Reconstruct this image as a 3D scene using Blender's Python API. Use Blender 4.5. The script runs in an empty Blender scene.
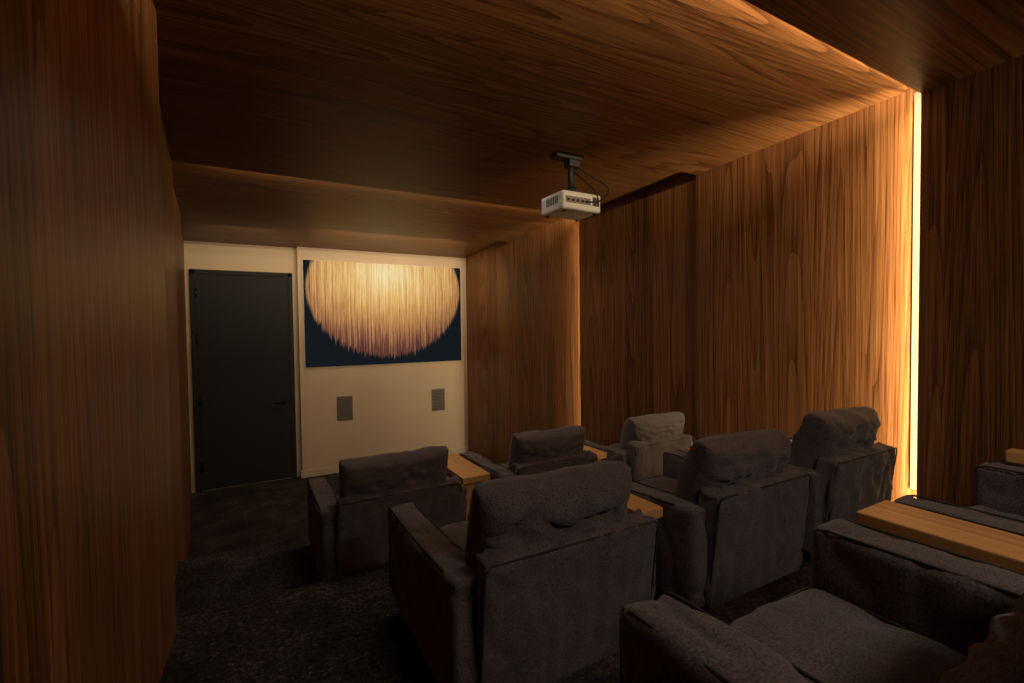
import bpy, bmesh, math, random
from mathutils import Vector, Matrix, noise

K = 1.2
random.seed(4)
ROOTS = []
sc = bpy.context.scene

# ---------------------------------------------------------------- materials
def new_mat(name):
    m = bpy.data.materials.new(name); m.use_nodes = True
    nt = m.node_tree; b = nt.nodes['Principled BSDF']
    return m, nt, b

def plain(name, col, rough=0.6, metal=0.0, spec=0.5):
    m, nt, b = new_mat(name)
    b.inputs['Base Color'].default_value = (*col, 1)
    b.inputs['Roughness'].default_value = rough
    b.inputs['Metallic'].default_value = metal
    b.inputs['Specular IOR Level'].default_value = spec
    return m

def math_node(nt, op, a, b=None, c=None):
    n = nt.nodes.new('ShaderNodeMath'); n.operation = op
    for i, v in enumerate((a, b, c)):
        if v is None: continue
        if isinstance(v, (int, float)): n.inputs[i].default_value = v
        else: nt.links.new(v, n.inputs[i])
    return n.outputs[0]

def combine(nt, x, y, z):
    n = nt.nodes.new('ShaderNodeCombineXYZ')
    for i, v in enumerate((x, y, z)):
        if isinstance(v, (int, float)): n.inputs[i].default_value = v
        else: nt.links.new(v, n.inputs[i])
    return n.outputs[0]

def tex_noise(nt, vec, scale, detail=4, rough=0.55):
    n = nt.nodes.new('ShaderNodeTexNoise')
    n.inputs['Scale'].default_value = scale
    n.inputs['Detail'].default_value = detail
    n.inputs['Roughness'].default_value = rough
    nt.links.new(vec, n.inputs['Vector'])
    return n.outputs['Fac']

def ramp(nt, fac, stops):
    n = nt.nodes.new('ShaderNodeValToRGB')
    cr = n.color_ramp
    while len(cr.elements) < len(stops): cr.elements.new(0.5)
    for e, (p, c) in zip(cr.elements, stops):
        e.position = p; e.color = (*c, 1)
    nt.links.new(fac, n.inputs[0])
    return n.outputs[0]

def wood(name, across, along, leaf_w, stops, rough=0.42, contour=28.0, fig=0.095, stretch=0.12):
    m, nt, b = new_mat(name)
    tc = nt.nodes.new('ShaderNodeTexCoord')
    sp = nt.nodes.new('ShaderNodeSeparateXYZ'); nt.links.new(tc.outputs['Object'], sp.inputs[0])
    A = sp.outputs['XYZ'.index(across)]; L = sp.outputs['XYZ'.index(along)]
    leaf = math_node(nt, 'FLOOR', math_node(nt, 'DIVIDE', A, leaf_w))
    frac = math_node(nt, 'PINGPONG', A, leaf_w)
    rnd = math_node(nt, 'FRACT', math_node(nt, 'MULTIPLY', math_node(nt, 'SINE', math_node(nt, 'MULTIPLY', leaf, 12.9)), 43.7))
    off = math_node(nt, 'MULTIPLY', rnd, 5.3)
    v1 = combine(nt, math_node(nt, 'MULTIPLY', frac, 5.0 * 0.29 / leaf_w), math_node(nt, 'ADD', math_node(nt, 'MULTIPLY', L, stretch), off), math_node(nt, 'MULTIPLY', leaf, 1.3))
    n1 = tex_noise(nt, v1, 1.0, 0.6, 0.3)
    rings = math_node(nt, 'FRACT', math_node(nt, 'MULTIPLY', n1, contour))
    rings = math_node(nt, 'POWER', rings, 2.2)
    v2 = combine(nt, math_node(nt, 'MULTIPLY', A, 300.0), math_node(nt, 'MULTIPLY', L, 2.8), leaf)
    n2 = tex_noise(nt, v2, 1.0, 3, 0.65)
    v3 = combine(nt, math_node(nt, 'MULTIPLY', A, 60.0), math_node(nt, 'MULTIPLY', L, 0.5), leaf)
    n3 = tex_noise(nt, v3, 1.0, 4, 0.7)
    f = math_node(nt, 'ADD', math_node(nt, 'MULTIPLY', rings, -fig), math_node(nt, 'MULTIPLY', n2, 0.46))
    f = math_node(nt, 'ADD', f, math_node(nt, 'MULTIPLY_ADD', n3, 0.44, fig * 0.4 + 0.045))
    f = math_node(nt, 'ADD', f, math_node(nt, 'MULTIPLY_ADD', rnd, 0.07, -0.035))
    col = ramp(nt, f, stops)
    nt.links.new(col, b.inputs['Base Color'])
    r = math_node(nt, 'MULTIPLY_ADD', n2, 0.25, rough - 0.12)
    nt.links.new(r, b.inputs['Roughness'])
    b.inputs['Specular IOR Level'].default_value = 0.3
    bp = nt.nodes.new('ShaderNodeBump'); bp.inputs['Strength'].default_value = 0.06
    bp.inputs['Distance'].default_value = 0.001
    nt.links.new(f, bp.inputs['Height']); nt.links.new(bp.outputs[0], b.inputs['Normal'])
    return m

WALNUT = [(0.36, (0.050, 0.0175, 0.0055)), (0.46, (0.140, 0.056, 0.0185)), (0.55, (0.245, 0.106, 0.037)), (0.68, (0.37, 0.178, 0.070))]
OAK = [(0.33, (0.38, 0.17, 0.050)), (0.45, (0.55, 0.275, 0.090)), (0.56, (0.66, 0.345, 0.122)), (0.70, (0.74, 0.41, 0.16))]
M_WALL = wood('walnut_vertical', 'Y', 'Z', 0.29, WALNUT)
M_CEIL = wood('walnut_ceiling', 'Y', 'X', 0.40, WALNUT, contour=34, fig=0.12, stretch=0.17)
M_BACK = wood('walnut_backwall', 'X', 'Z', 0.29, WALNUT)
M_OAK = wood('oak_table', 'X', 'Y', 0.11, OAK, rough=0.4, contour=10, fig=0.06)
M_LEG = wood('dark_leg_wood', 'X', 'Z', 0.2, WALNUT, rough=0.4, contour=8)

def fabric():
    m, nt, b = new_mat('charcoal_fabric')
    tc = nt.nodes.new('ShaderNodeTexCoord')
    n1 = tex_noise(nt, tc.outputs['Object'], 230, 3, 0.75)
    n2 = tex_noise(nt, tc.outputs['Object'], 11, 5, 0.65)
    f = math_node(nt, 'ADD', math_node(nt, 'MULTIPLY', n1, 0.8), math_node(nt, 'MULTIPLY', n2, 0.2))
    col = ramp(nt, f, [(0.36, (0.040, 0.032, 0.030)), (0.66, (0.165, 0.132, 0.122))])
    nt.links.new(col, b.inputs['Base Color'])
    b.inputs['Roughness'].default_value = 0.95
    b.inputs['Specular IOR Level'].default_value = 0.12
    b.inputs['Sheen Weight'].default_value = 0.15
    b.inputs['Sheen Roughness'].default_value = 0.5
    h = math_node(nt, 'ADD', math_node(nt, 'MULTIPLY', n1, 0.25), math_node(nt, 'MULTIPLY', n2, 0.5))
    bp = nt.nodes.new('ShaderNodeBump'); bp.inputs['Strength'].default_value = 0.6
    bp.inputs['Distance'].default_value = 0.008
    nt.links.new(h, bp.inputs['Height']); nt.links.new(bp.outputs[0], b.inputs['Normal'])
    return m
M_FAB = fabric()
M_PIPE = plain('piping', (0.028, 0.023, 0.022), 0.85)

def carpet():
    m, nt, b = new_mat('dark_carpet')
    tc = nt.nodes.new('ShaderNodeTexCoord')
    n1 = tex_noise(nt, tc.outputs['Object'], 75, 5, 0.85)
    n2 = tex_noise(nt, tc.outputs['Object'], 4, 5, 0.7)
    f = math_node(nt, 'ADD', math_node(nt, 'MULTIPLY', n1, 0.7), math_node(nt, 'MULTIPLY', n2, 0.3))
    col = ramp(nt, f, [(0.40, (0.013, 0.0118, 0.0105)), (0.54, (0.062, 0.055, 0.047)), (0.64, (0.22, 0.195, 0.165))])
    nt.links.new(col, b.inputs['Base Color'])
    b.inputs['Roughness'].default_value = 1.0
    b.inputs['Specular IOR Level'].default_value = 0.1
    bp = nt.nodes.new('ShaderNodeBump'); bp.inputs['Strength'].default_value = 1.0
    bp.inputs['Distance'].default_value = 0.015
    nt.links.new(n1, bp.inputs['Height']); nt.links.new(bp.outputs[0], b.inputs['Normal'])
    return m
M_CARPET = carpet()

def paint(name, col):
    m, nt, b = new_mat(name)
    tc = nt.nodes.new('ShaderNodeTexCoord')
    n1 = tex_noise(nt, tc.outputs['Object'], 3, 3, 0.5)
    c = ramp(nt, n1, [(0.3, tuple(v * 0.95 for v in col)), (0.7, col)])
    nt.links.new(c, b.inputs['Base Color']); b.inputs['Roughness'].default_value = 0.75
    return m
M_PAINT = paint('cream_paint', (0.76, 0.61, 0.44))
M_TRIM = paint('cream_trim', (0.72, 0.61, 0.47))
M_DOOR = paint('slate_door', (0.018, 0.020, 0.024))
M_FRAME = paint('slate_frame', (0.016, 0.018, 0.021))
M_METAL = plain('dark_metal', (0.03, 0.03, 0.03), 0.35, 0.8)
M_BLACK = plain('black_plastic', (0.012, 0.012, 0.012), 0.5)
M_WHITE = plain('projector_white', (0.75, 0.74, 0.72), 0.4)
M_GRILL = plain('speaker_grille', (0.12, 0.105, 0.09), 0.7)
M_GREY = plain('speaker_bezel', (0.24, 0.21, 0.17), 0.6)
M_LENS = plain('glass_lens', (0.02, 0.02, 0.03), 0.05)
def led_mat():
    m, nt, b = new_mat('led_diffuser')
    b.inputs['Emission Color'].default_value = (1.0, 0.74, 0.36, 1)
    b.inputs['Emission Strength'].default_value = 0.80
    b.inputs['Base Color'].default_value = (0.08, 0.06, 0.04, 1)
    b.inputs['Roughness'].default_value = 1.0
    b.inputs['Specular IOR Level'].default_value = 0.0
    return m
M_LED = led_mat()

# ---------------------------------------------------------------- mesh helpers
def finish(bm, name, mats, smooth=False, loc=(0, 0, 0)):
    me = bpy.data.meshes.new(name)
    bmesh.ops.recalc_face_normals(bm, faces=bm.faces)
    bm.to_mesh(me); bm.free()
    for m in mats: me.materials.append(m)
    if smooth:
        for p in me.polygons: p.use_smooth = True
    ob = bpy.data.objects.new(name, me)
    ob.location = loc
    bpy.context.collection.objects.link(ob)
    ROOTS.append(ob)
    return ob

def hexa(bm, pts, mi=0):
    """8 points: bottom 4 (ccw) then top 4"""
    v = [bm.verts.new(p) for p in pts]
    for f in ((0, 3, 2, 1), (4, 5, 6, 7), (0, 1, 5, 4), (1, 2, 6, 5), (2, 3, 7, 6), (3, 0, 4, 7)):
        fc = bm.faces.new([v[i] for i in f]); fc.material_index = mi
    return v

def box(bm, x0, x1, y0, y1, z0, z1, mi=0, bev=0.0, mat=None):
    v = hexa(bm, [(x0, y0, z0), (x1, y0, z0), (x1, y1, z0), (x0, y1, z0), (x0, y0, z1), (x1, y0, z1), (x1, y1, z1), (x0, y1, z1)], mi)
    if mat is not None:
        for q in v: q.co = mat @ q.co
    if bev > 0:
        es = set()
        for q in v: es.update(q.link_edges)
        r = bmesh.ops.bevel(bm, geom=list(es), offset=bev, segments=3, affect='EDGES', profile=0.6)
        for f in r['faces']: f.material_index = mi

def cyl(bm, p0, p1, r0, r1=None, n=20, mi=0, cap=True):
    r1 = r0 if r1 is None else r1
    p0, p1 = Vector(p0), Vector(p1); d = (p1 - p0).normalized()
    a = d.orthogonal().normalized(); b = d.cross(a)
    ra = [bm.verts.new(p0 + (a * math.cos(t) + b * math.sin(t)) * r0) for t in [2 * math.pi * i / n for i in range(n)]]
    rb = [bm.verts.new(p1 + (a * math.cos(t) + b * math.sin(t)) * r1) for t in [2 * math.pi * i / n for i in range(n)]]
    for i in range(n):
        f = bm.faces.new([ra[i], ra[(i + 1) % n], rb[(i + 1) % n], rb[i]]); f.material_index = mi; f.smooth = True
    if cap:
        f = bm.faces.new(list(reversed(ra))); f.material_index = mi
        f = bm.faces.new(rb); f.material_index = mi

def tube(bm, pts, r, mi=0, n=6, closed=False):
    pts = [Vector(p) for p in pts]
    rings = []
    N = len(pts)
    up = Vector((0.31, 0.2, 0.93))
    for i, p in enumerate(pts):
        if closed: t = pts[(i + 1) % N] - pts[i - 1]
        else: t = pts[min(i + 1, N - 1)] - pts[max(i - 1, 0)]
        if t.length < 1e-9: t = Vector((0, 1, 0))
        t.normalize()
        a = t.cross(up)
        if a.length < 0.05: a = t.cross(Vector((1, 0, 0)))
        a.normalize(); b = t.cross(a)
        rings.append([bm.verts.new(p + (a * math.cos(2 * math.pi * k / n) + b * math.sin(2 * math.pi * k / n)) * r) for k in range(n)])
    for i in range(N if closed else N - 1):
        A, B = rings[i], rings[(i + 1) % N]
        for k in range(n):
            f = bm.faces.new([A[k], A[(k + 1) % n], B[(k + 1) % n], B[k]]); f.material_index = mi; f.smooth = True

def cube_grid(n):
    idx = {}; verts = []; faces = []
    def g(i):
        t = -1 + 2 * i / n
        return math.copysign(abs(t) ** 0.8, t) if t else 0.0
    def vid(p):
        key = tuple(round(c, 5) for c in p)
        if key not in idx:
            idx[key] = len(verts); verts.append(Vector(p))
        return idx[key]
    for ax in range(3):
        for s in (-1, 1):
            for i in range(n):
                for j in range(n):
                    q = []
                    for (a, b) in ((i, j), (i + 1, j), (i + 1, j + 1), (i, j + 1)):
                        p = [0, 0, 0]; p[ax] = s; p[(ax + 1) % 3] = g(a); p[(ax + 2) % 3] = g(b)
                        q.append(vid(p))
                    faces.append(q if s > 0 else q[::-1])
    return verts, faces
CG = {n: cube_grid(n) for n in (12, 20, 28, 34)}

def puff(bm, c, s, r=0.03, bulge=(0, 0, 0), wr=0.0, wf=6.0, wdir=(1, 1, 1), M=None, mi=0, n=20, seed=0.0, taper=None):
    vs, fs = CG[n]
    h = Vector((s[0] / 2, s[1] / 2, s[2] / 2)); r = min(r, min(h) * 0.98)
    out = []
    for p in vs:
        q = Vector((p[0] * h[0], p[1] * h[1], p[2] * h[2]))
        inner = Vector([max(-(h[i] - r), min(h[i] - r, q[i])) for i in range(3)])
        d = q - inner
        nrm = d.normalized() if d.length > 1e-9 else Vector((0, 0, 1))
        if d.length > 1e-9: q = inner + nrm * r
        for i in range(3):
            a, b2 = p[(i + 1) % 3], p[(i + 2) % 3]
            if abs(p[i]) > 0.5:
                q[i] += math.copysign(bulge[i] * max(0, 1 - a * a) * max(0, 1 - b2 * b2), p[i]) * (abs(p[i]))
        if wr:
            k = Vector((q[0] * wf * wdir[0] + seed, q[1] * wf * wdir[1] - seed * 1.7, q[2] * wf * wdir[2] + seed * 0.6))
            w = noise.fractal(k, 0.8, 2.1, 4)
            rd = abs(noise.noise(k * 1.7 + Vector((4.1, 2.2, 9.7))))
            q += nrm * wr * (w - 0.8 * max(0, 1 - rd * 6))
        if taper: q = taper(q)
        q = q + Vector(c)
        if M: q = M @ q
        out.append(bm.verts.new(q))
    for f in fs:
        fc = bm.faces.new([out[i] for i in f]); fc.material_index = mi; fc.smooth = True

def pillow(bm, c, w, t, hgt, M, mi=0, seed=0.0):
    vs, fs = CG[34]
    out = []
    for p in vs:
        x, y, z = p
        e = (max(0, 1 - abs(x) ** 4.5) * max(0, 1 - abs(z) ** 4.0)) ** 0.42
        corner = (abs(x) ** 8) * (abs(z) ** 8)
        xx = x * w / 2 * (1 - 0.035 * (1 - z * z) - 0.02 * corner)
        zz = z * hgt / 2 * (1 - 0.05 * (1 - x * x) * (z > 0) - 0.02 * corner)
        yy = y * (0.018 + (t / 2 - 0.018) * e)
        k = Vector((x * 2.2 + seed, y * 1.3 + seed * 2, z * 3.2 - seed))
        wv = noise.fractal(k, 0.7, 2.2, 4)
        crease = abs(noise.noise(Vector((x * 1.6 + z * 1.2 + seed * 3, z * 3.4 - x, seed)))) 
        cr2 = abs(noise.noise(Vector((x * 4.1 - z * 1.5 + seed, z * 2.0 + x * 1.2, seed * 2))))
        yy += (0.014 * wv - 0.016 * (1 - min(1, crease * 5)) - 0.010 * (1 - min(1, cr2 * 6))) * e * (1 if y > 0 else -1)
        zz += 0.010 * noise.noise(Vector((x * 1.8 + seed, seed, z)))
        q = M @ (Vector((xx, yy, zz)) + Vector(c))
        out.append(bm.verts.new(q))
    for f in fs:
        fc = bm.faces.new([out[i] for i in f]); fc.material_index = mi; fc.smooth = True

# ---------------------------------------------------------------- room shell
YS = [-1.60, -0.22, 0.955, 2.17, 3.47, 4.84, 6.26]
YL = [-1.60, -0.22, 0.955, 1.90, 3.47, 4.84, 6.26]
#  (xr_near, xr_far, H_near, H_far, xl_near, xl_far)
SEC = [
    (2.73, 2.65, 2.87, 2.80, -0.32, -0.255),
    (2.73, 2.65, 2.87, 2.80, -0.32, -0.245),
    (2.73, 2.655, 2.87, 2.79, -0.29, -0.240),
    (2.73, 2.66, 2.86, 2.80, -0.290, -0.385),
    (2.73, 2.66, 2.86, 2.785, -0.43, -0.49),
    (2.73, 2.68, 2.85, 2.765, -0.54, -0.61),
]
TH = 0.025
OV = 0.07
bmR, bmL, bmC = bmesh.new(), bmesh.new(), bmesh.new()
for i, (a, b_, hn, hf, ln, lf) in enumerate(SEC):
    y0, y1 = YS[i] - (OV if i else 0), YS[i + 1]
    u0, u1 = YL[i] - (OV if i else 0), YL[i + 1]
    hexa(bmR, [(a, y0, -0.1), (a + TH, y0, -0.1), (b_ + TH, y1, -0.1), (b_, y1, -0.1), (a, y0, 3.0), (a + TH, y0, 3.0), (b_ + TH, y1, 3.0), (b_, y1, 3.0)])
    hexa(bmL, [(ln, u0, -0.1), (lf, u1, -0.1), (lf - TH, u1, -0.1), (ln - TH, u0, -0.1), (ln, u0, 3.0), (lf, u1, 3.0), (lf - TH, u1, 3.0), (ln - TH, u0, 3.0)])
    hexa(bmC, [(-0.8, y0, hn), (2.9, y0, hn), (2.9, y1, hf), (-0.8, y1, hf), (-0.8, y0, hn + TH), (2.9, y0, hn + TH), (2.9, y1, hf + TH), (-0.8, y1, hf + TH)])
    if i:
        box(bmR, SEC[i-1][1] + TH * 0.9, a + TH, y0 - 0.02, y0, -0.1, 3.0)
        box(bmL, ln - TH, SEC[i-1][5] - TH * 0.9, u0 - 0.02, u0, -0.1, 3.0)
        box(bmC, -0.8, 2.9, y0 - 0.02, y0, SEC[i-1][3] + TH * 0.9, hn + TH)
finish(bmR, 'wall_right', [M_WALL]); finish(bmL, 'wall_left', [M_WALL]); finish(bmC, 'ceiling', [M_CEIL])

# LED diffuser profiles lying flat on the recessed wall panels inside the coves
for (i, dy, z0) in ((2, 0.050, 0.985), (4, 0.045, 0.005)):
    y0 = YS[i] - OV; a, b_ = SEC[i][0], SEC[i][1]
    def xw(y): return a + (b_ - a) * (y - y0) / (YS[i + 1] - y0)
    ya, yb = YS[i] - 0.05, YS[i] + dy
    bm = bmesh.new()
    hexa(bm, [(xw(ya) - 0.004, ya, z0), (xw(ya) - 0.001, ya, z0), (xw(yb) - 0.001, yb, z0), (xw(yb) - 0.004, yb, z0),
              (xw(ya) - 0.004, ya, 2.84), (xw(ya) - 0.001, ya, 2.84), (xw(yb) - 0.001, yb, 2.84), (xw(yb) - 0.004, yb, 2.84)])
    finish(bm, 'led_profile', [M_LED])

bm = bmesh.new(); box(bm, -0.8, 2.9, -1.70, -1.60, -0.1, 3.0); finish(bm, 'wall_back', [M_BACK])
YE = 6.19
bm = bmesh.new()
box(bm, -0.8, 2.9, YE, YE + 0.15, -0.1, 3.0)
finish(bm, 'wall_end', [M_PAINT])
bm = bmesh.new()
box(bm, 0.507, 2.69, YE - 0.07, YE - 0.001, 0.0, 2.80, bev=0.004)
finish(bm, 'wall_screen', [M_PAINT])

# floor tiers
F1, F2, F3 = 0.585, 0.765, 0.98
bm = bmesh.new()
def tier(y0, y1, z, r=0.012):
    box(bm, -0.7, 2.85, y0, y1, -0.15, z, bev=r)
box(bm, -0.8, 2.9, 3.2, 6.3, -0.15, 0.0)
tier(2.8, 3.32, 0.29)
tier(1.98, 2.95, F1)
tier(0.8, 2.0, F2)
tier(-1.65, 0.86, F3)
finish(bm, 'floor', [M_CARPET])

bm = bmesh.new()
box(bm, 0.502, 2.68, YE - 0.085, YE - 0.071, 0.0, 0.085, bev=0.003)
box(bm, 0.490, 0.506, YE - 0.085, YE - 0.002, 0.0, 0.085, bev=0.003)
finish(bm, 'baseboard_end', [M_TRIM])

# door ---------------------------------------------------------------
bm = bmesh.new()
DX0, DX1, DZ = -0.565, 0.452, 2.46
fw = 0.05
box(bm, DX0, DX0 + fw, YE - 0.03, YE - 0.002, 0, DZ, 1, 0.004)
box(bm, DX1 - fw, DX1, YE - 0.03, YE - 0.002, 0, DZ, 1, 0.004)
box(bm, DX0, DX1, YE - 0.03, YE - 0.002, DZ - fw, DZ, 1, 0.004)
box(bm, DX0 + fw + 0.004, DX1 - fw - 0.004, YE - 0.018, YE - 0.002, 0.012, DZ - fw - 0.004, 0, 0.003)
for hz in (0.28, 1.0, 1.7, 2.2):
    cyl(bm, (DX0 + fw + 0.004, YE - 0.034, hz - 0.05), (DX0 + fw + 0.004, YE - 0.034, hz + 0.05), 0.008, mi=2)
    box(bm, DX0 + fw + 0.002, DX0 + fw + 0.035, YE - 0.022, YE - 0.018, hz - 0.05, hz + 0.05, 2)
cyl(bm, (DX1 - 0.115, YE - 0.018, 0.93), (DX1 - 0.115, YE - 0.03, 0.93), 0.028, mi=2)
cyl(bm, (DX1 - 0.115, YE - 0.03, 0.93), (DX1 - 0.115, YE - 0.07, 0.93), 0.010, mi=2)
cyl(bm, (DX1 - 0.105, YE - 0.066, 0.93), (DX1 - 0.235, YE - 0.066, 0.93), 0.010, 0.008, mi=2)
finish(bm, 'door_1', [M_DOOR, M_FRAME, M_METAL])

# projected picture ----------------------------------------------------
def picture_mat():
    m = bpy.data.materials.new('thread_picture'); m.use_nodes = True
    nt = m.node_tree; nt.nodes.clear()
    tc = nt.nodes.new('ShaderNodeTexCoord')
    sp = nt.nodes.new('ShaderNodeSeparateXYZ'); nt.links.new(tc.outputs['Object'], sp.inputs[0])
    X, Z = sp.outputs[0], sp.outputs[2]
    strands = tex_noise(nt, combine(nt, math_node(nt, 'MULTIPLY', X, 46), math_node(nt, 'MULTIPLY', Z, 0.6), 0), 1.0, 3, 0.8)
    strands2 = tex_noise(nt, combine(nt, math_node(nt, 'MULTIPLY', X, 60), math_node(nt, 'MULTIPLY', Z, 4.0), 3), 1.0, 3, 0.8)
    tips = tex_noise(nt, combine(nt, math_node(nt, 'MULTIPLY', X, 34), 0, 7), 1.0, 3, 0.8)
    jag = math_node(nt, 'MULTIPLY', math_node(nt, 'SUBTRACT', tips, 0.5), 0.46)
    zz = math_node(nt, 'DIVIDE', math_node(nt, 'ADD', math_node(nt, 'SUBTRACT', Z, 0.31), jag), 0.86)
    xx = math_node(nt, 'DIVIDE', X, 0.99)
    rr = math_node(nt, 'ADD', math_node(nt, 'POWER', math_node(nt, 'ABSOLUTE', xx), 2.0), math_node(nt, 'POWER', math_node(nt, 'ABSOLUTE', zz), 2.0))
    mr = nt.nodes.new('ShaderNodeMapRange'); nt.links.new(rr, mr.inputs[0])
    mr.inputs[1].default_value = 1.02; mr.inputs[2].default_value = 0.96
    mask = mr.outputs[0]
    glow = math_node(nt, 'SUBTRACT', 1.0, math_node(nt, 'SQRT', math_node(nt, 'ADD', math_node(nt, 'POWER', math_node(nt, 'ABSOLUTE', math_node(nt, 'MULTIPLY', X, 0.62)), 2.0),
                math_node(nt, 'POWER', math_node(nt, 'ABSOLUTE', math_node(nt, 'SUBTRACT', Z, 0.52)), 2.0))))
    t = math_node(nt, 'ADD', math_node(nt, 'MULTIPLY_ADD', glow, 0.84, -0.08), math_node(nt, 'MULTIPLY', math_node(nt, 'SUBTRACT', strands, 0.43), 1.2))
    t = math_node(nt, 'ADD', t, math_node(nt, 'MULTIPLY', math_node(nt, 'SUBTRACT', strands2, 0.5), 0.5))
    col = ramp(nt, t, [(0.0, (0.10, 0.036, 0.028)), (0.14, (0.26, 0.105, 0.050)), (0.34, (0.52, 0.25, 0.080)), (0.60, (0.82, 0.50, 0.17)), (0.90, (0.92, 0.80, 0.44))])
    mx = nt.nodes.new('ShaderNodeMix'); mx.data_type = 'RGBA'
    nt.links.new(mask, mx.inputs[0]); mx.inputs[6].default_value = (0.0070, 0.0100, 0.0130, 1); nt.links.new(col, mx.inputs[7])
    em = nt.nodes.new('ShaderNodeEmission'); nt.links.new(mx.outputs[2], em.inputs[0]); em.inputs[1].default_value = 0.95
    out = nt.nodes.new('ShaderNodeOutputMaterial'); nt.links.new(em.outputs[0], out.inputs[0])
    return m
M_PIC = picture_mat()
bm = bmesh.new()
w2, h2 = 1.01, 0.645
box(bm, -w2, w2, -0.004, 0.004, -h2, h2, 0)
box(bm, -w2 - 0.02, w2 + 0.02, 0.004, 0.012, -h2 - 0.02, h2 + 0.02, 1)
finish(bm, 'projection_screen', [M_PIC, M_TRIM], loc=(1.58, YE - 0.083, 1.975))

# wall speakers
for sx in (1.01, 2.24):
    bm = bmesh.new()
    box(bm, -0.095, 0.095, -0.012, 0.0, -0.15, 0.15, 0, 0.004)
    box(bm, -0.082, 0.082, -0.016, -0.012, -0.137, 0.137, 1, 0.002)
    for k in range(13):
        box(bm, -0.078, 0.078, -0.019, -0.016, -0.128 + k * 0.0205, -0.120 + k * 0.0205, 0)
    finish(bm, 'wall_speaker', [M_GREY, M_GRILL], loc=(sx, YE - 0.0705, 0.80))

# projector -----------------------------------------------------------
bm = bmesh.new()
box(bm, -0.125, 0.065, -0.04, 0.04, 0.285, 0.315, 1, 0.004)
box(bm, -0.03, 0.05, -0.03, 0.03, 0.245, 0.29, 1, 0.004)
cyl(bm, (0.0, 0, 0.10), (0.0, 0, 0.30), 0.019, mi=1)
box(bm, -0.05, 0.05, -0.05, 0.05, 0.085, 0.10, 1, 0.003)
box(bm, -0.085, -0.045, -0.06, 0.06, 0.075, 0.090, 1, 0.002)
box(bm, 0.045, 0.085, -0.06, 0.06, 0.075, 0.090, 1, 0.002)
cyl(bm, (0, 0, 0.075), (0, 0, 0.125), 0.030, mi=1)
box(bm, -0.14, 0.14, -0.11, 0.12, -0.035, 0.072, 0, 0.016)
box(bm, -0.120, 0.060, -0.1115, -0.108, 0.002, 0.040, 2, 0.0)
for k in range(5):
    box(bm, -0.112 + k * 0.034, -0.092 + k * 0.034, -0.114, -0.110, 0.012, 0.026, 1)
for k in range(5):
    box(bm, 0.075 + k * 0.010, 0.080 + k * 0.010, -0.114, -0.109, 0.0, 0.05, 1)
for k in range(7):
    box(bm, -0.142, -0.139, -0.06 + k * 0.018, -0.052 + k * 0.018, 0.005, 0.05, 1)
cyl(bm, (0.07, 0.118, 0.025), (0.07, 0.15, 0.025), 0.038, mi=1)
cyl(bm, (0.07, 0.15, 0.025), (0.07, 0.152, 0.025), 0.030, mi=3)
for (fx, fy) in ((-0.11, -0.08), (0.11, -0.08), (-0.11, 0.09), (0.11, 0.09)):
    cyl(bm, (fx, fy, -0.044), (fx, fy, -0.03), 0.010, mi=1)
def bez(p0, p1, p2, p3, n=18):
    P = [Vector(p) for p in (p0, p1, p2, p3)]
    return [P[0] * (1 - t) ** 3 + P[1] * 3 * t * (1 - t) ** 2 + P[2] * 3 * t * t * (1 - t) + P[3] * t ** 3 for t in [i / n for i in range(n + 1)]]
tube(bm, bez((0.02, -0.02, 0.26), (0.13, -0.12, 0.12), (0.20, -0.24, 0.10), (0.10, -0.112, 0.02)), 0.0045, 1)
tube(bm, bez((0.02, 0.02, 0.24), (-0.02, -0.16, 0.12), (0.12, -0.26, -0.03), (0.02, -0.112, 0.02)), 0.004, 1)
finish(bm, 'ceiling_projector', [M_WHITE, M_BLACK, M_GREY, M_LENS], loc=(1.705, 2.30, 2.485))

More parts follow.
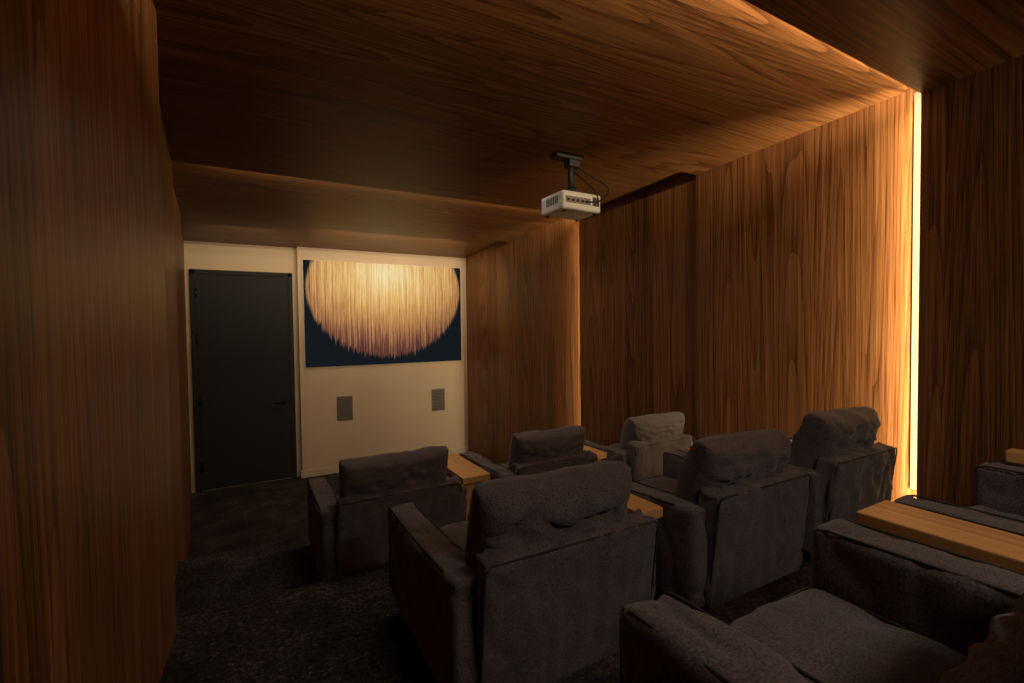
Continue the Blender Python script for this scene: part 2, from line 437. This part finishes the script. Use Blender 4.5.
# ---------------------------------------------------------------- armchairs
def armchair(x, y, z, seed=0.0, rot=0.0, cush=0.0, W=0.64, push=0.0, pdx=0.0, pdz=0.0, ph=0.370):
    bm = bmesh.new()
    D = 0.66
    aw = 0.095; ah = 0.375; bot = 0.055
    I = Matrix.Identity(4)
    for s in (-1, 1):
        def tp(q):
            yy = q[1]
            up = 0.022 * max(0, (-yy) / 0.33)
            return Vector((q[0] * (1 + 0.06 * (q[2] > 0)), q[1], q[2] + up * (q[2] > 0)))
        cx = s * (W / 2 - aw / 2)
        puff(bm, (cx, D / 2 + 0.01, (ah + bot) / 2), (aw, D - 0.02, ah - bot), 0.016, (0.008, 0.006, 0.004), 0.008, 5, (1, 1, 0.7), I, 0, 34, seed + s * 3.1, tp)
        for xs in (cx - aw / 2 + 0.003, cx + aw / 2 - 0.003):
            tube(bm, [(xs, D - 0.004, bot + 0.03), (xs, D - 0.003, ah - 0.02), (xs, D - 0.008, ah - 0.006), (xs, D - 0.025, ah - 0.001),
                      (xs, D * 0.5, ah + 0.001), (xs, 0.10, ah + 0.015)], 0.0028, 1)
    puff(bm, (0, 0.36, 0.125), (W - 2 * aw + 0.02, 0.57, 0.12), 0.02, (0, 0.004, 0.0), 0.003, 6, (1, 1, 1), I, 0, 12, seed + 9)
    puff(bm, (0, 0.39, 0.212), (W - 2 * aw - 0.002, 0.545, 0.105), 0.030, (0.0, 0.010, 0.014), 0.008, 4, (1, 1, 1), I, 0, 28, seed + 5)
    for zz in (0.172, 0.254):
        hx, hy0, hy1 = (W - 2 * aw) / 2 - 0.010, 0.14, 0.660
        tube(bm, [(-hx, hy0, zz), (-hx, hy1 - 0.02, zz), (-hx + 0.02, hy1, zz), (hx - 0.02, hy1, zz), (hx, hy1 - 0.02, zz), (hx, hy0, zz)], 0.0028, 1)
    R = Matrix.Translation((0, 0.05, bot - 0.01)) @ Matrix.Rotation(math.radians(7), 4, 'X') 
    puff(bm, (0, 0, 0.203), (W - 0.105, 0.085, 0.416), 0.016, (0.0, 0.006, 0.004), 0.013, 5.5, (1.3, 1, 0.5), R, 0, 34, seed + 13)
    bx = (W - 0.105) / 2 - 0.005
    tube(bm, [R @ Vector(p) for p in ((-bx, -0.038, 0.01), (-bx, -0.039, 0.390), (-bx + 0.012, -0.038, 0.406), (bx - 0.012, -0.038, 0.406), (bx, -0.039, 0.390), (bx, -0.038, 0.01))], 0.0028, 1)
    R2 = Matrix.Translation((pdx, 0.160 + push, 0.255 + pdz)) @ Matrix.Rotation(math.radians(15 + cush), 4, 'X') @ Matrix.Rotation(math.radians(cush * 0.4), 4, 'Y')
    pillow(bm, (0, 0, ph * 0.465), W - 0.160, 0.185, ph, R2, 0, seed + 1.3)
    for (lx, ly) in ((-0.235, 0.07), (0.235, 0.07), (-0.26, 0.60), (0.26, 0.60)):
        cyl(bm, (lx, ly, 0.10), (lx * 1.01, ly - 0.005, 0.0), 0.024, 0.016, 14, 2)
    ob = finish(bm, 'armchair', [M_FAB, M_PIPE, M_LEG], loc=(x, y, z))
    ob.rotation_euler = (0, 0, rot)
    return ob

# (x, y, z, width, pillow tilt, pillow push, pillow dx, pillow dz, pillow height)
CH = [
    (0.590, 2.12, F1, 0.680, 0, 0.0, 0.0, 0.0, 0.365), (1.490, 2.17, F1, 0.64, 1, 0.0, 0.0, -0.005, 0.37), (2.325, 2.17, F1, 0.64, 2, 0.0, 0.01, 0, 0.37),
    (0.745, 1.01, F2, 0.670, 3, 0.0, -0.015, 0.0, 0.37), (1.575, 1.02, F2, 0.630, 5, 0.0, -0.030, 0.008, 0.375), (2.300, 1.03, F2, 0.620, 3, 0.0, -0.025, 0.015, 0.385),
    (0.790, -0.13, F3, 0.625, 4, 0.13, 0, 0, 0.28), (1.625, -0.13, F3, 0.64, 0, 0.0, 0, 0, 0.37), (2.360, -0.13, F3, 0.58, 0, 0.0, 0, 0, 0.37),
]
for k, (x, y, z, W, cu, pu, pdx, pdz, ph) in enumerate(CH):
    armchair(x, y, z, seed=(k + 1) * 2.37, rot=math.radians(random.uniform(-0.6, 0.6)), cush=cu, W=W, push=pu, pdx=pdx, pdz=pdz, ph=ph)

def side_table(x0, x1, y0, y1, z, ztop):
    bm = bmesh.new()
    t = 0.036
    cx, cy = (x0 + x1) / 2, (y0 + y1) / 2
    hw, hd = (x1 - x0) / 2, (y1 - y0) / 2
    h = ztop - z
    box(bm, -hw, hw, -hd, hd, h - t, h, 0, 0.004)
    g = min(0.02, hw * 0.3)
    box(bm, -hw + g, hw - g, -hd + 0.03, -hd + 0.055, 0, h - t, 0, 0.003)
    box(bm, -hw + g, hw - g, hd - 0.055, hd - 0.03, 0, h - t, 0, 0.003)
    box(bm, -hw + g, hw - g, -hd + 0.05, hd - 0.05, 0.10, 0.12, 0, 0.003)
    finish(bm, 'side_table', [M_OAK], loc=(cx, cy, z))

side_table(0.975, 1.140, 2.30, 2.80, F1, F1 + 0.385)
side_table(1.845, 1.970, 2.30, 2.80, F1, F1 + 0.385)
side_table(1.118, 1.225, 1.14, 1.64, F2, F2 + 0.385)
side_table(1.924, 1.954, 1.14, 1.64, F2, F2 + 0.385)
side_table(1.136, 1.270, -0.02, 0.515, F3, F3 + 0.385)
side_table(1.980, 2.032, -0.02, 0.500, F3, F3 + 0.405)

# ---------------------------------------------------------------- lights
def area(name, loc, direction, sx, sy, power, col, spread=180):
    l = bpy.data.lights.new(name, 'AREA'); l.shape = 'RECTANGLE'
    l.size = sx * K; l.size_y = sy * K; l.energy = power; l.color = col
    l.spread = math.radians(spread)
    o = bpy.data.objects.new(name, l)
    o.location = Vector(loc) * K
    o.rotation_euler = Vector(direction).to_track_quat('-Z', 'Y').to_euler()
    bpy.context.collection.objects.link(o)
    return o
WARM = (1.0, 0.76, 0.44)
for (y, pw, pc, hz, zb) in ((YS[2], 48, 50, 2.79, 0.8), (YS[4], 34, 46, 2.79, 0.05), (YS[1], 5, 4, 2.79, 1.0)):
    area('led_strip_wall', (2.690, y - 0.03, (zb + hz) / 2), (0.35, 1, 0), 0.03, hz - zb, pw, WARM)
    area('led_strip_ceiling', (1.2, y - 0.03, 2.830), (0, 1, 0.5), 2.85, 0.03, pc, WARM)
area('end_wall_fill', (1.5, 5.1, 2.72), (0, 0.8, -0.75), 1.6, 0.10, 11, (1.0, 0.77, 0.52))  # added fill that brightens the end wall, no fixture there
area('end_wall_fill', (0.0, 5.3, 2.72), (0, 0.8, -0.75), 0.6, 0.10, 1.8, (1.0, 0.77, 0.52))  # second added fill, towards the door side of the end wall
area('overhead_fill', (1.1, -0.9, 2.78), (0.15, 0.5, -1), 1.0, 0.4, 20, (1.0, 0.84, 0.70), 150)  # added soft fill from behind the camera, not a modelled fitting
area('overhead_fill', (1.2, 2.9, 2.78), (0, 0, -1), 1.2, 0.4, 9, (1.0, 0.84, 0.70), 150)  # added fill above the front rows, no ceiling fitting here

w = bpy.data.worlds.new('World'); sc.world = w; w.use_nodes = True
w.node_tree.nodes['Background'].inputs[0].default_value = (0.02, 0.015, 0.01, 1)
w.node_tree.nodes['Background'].inputs[1].default_value = 0.2

for o in ROOTS:
    o.location = o.location * K
    o.scale = (K, K, K)

# ---------------------------------------------------------------- camera
cam = bpy.data.cameras.new('Camera'); co = bpy.data.objects.new('Camera', cam)
bpy.context.collection.objects.link(co)
cam.sensor_width = 36; cam.lens = 16.45; cam.clip_start = 0.02
yaw, pitch, roll = math.radians(29.2), math.radians(-1.6), math.radians(-0.7)
co.matrix_world = (Matrix.Translation(Vector((0, 0, 1.77)) * K) @ Matrix.Rotation(-yaw, 4, 'Z') @
                   Matrix.Rotation(math.radians(90) + pitch, 4, 'X') @ Matrix.Rotation(roll, 4, 'Z'))
sc.camera = co
sc.view_settings.view_transform = 'Standard'
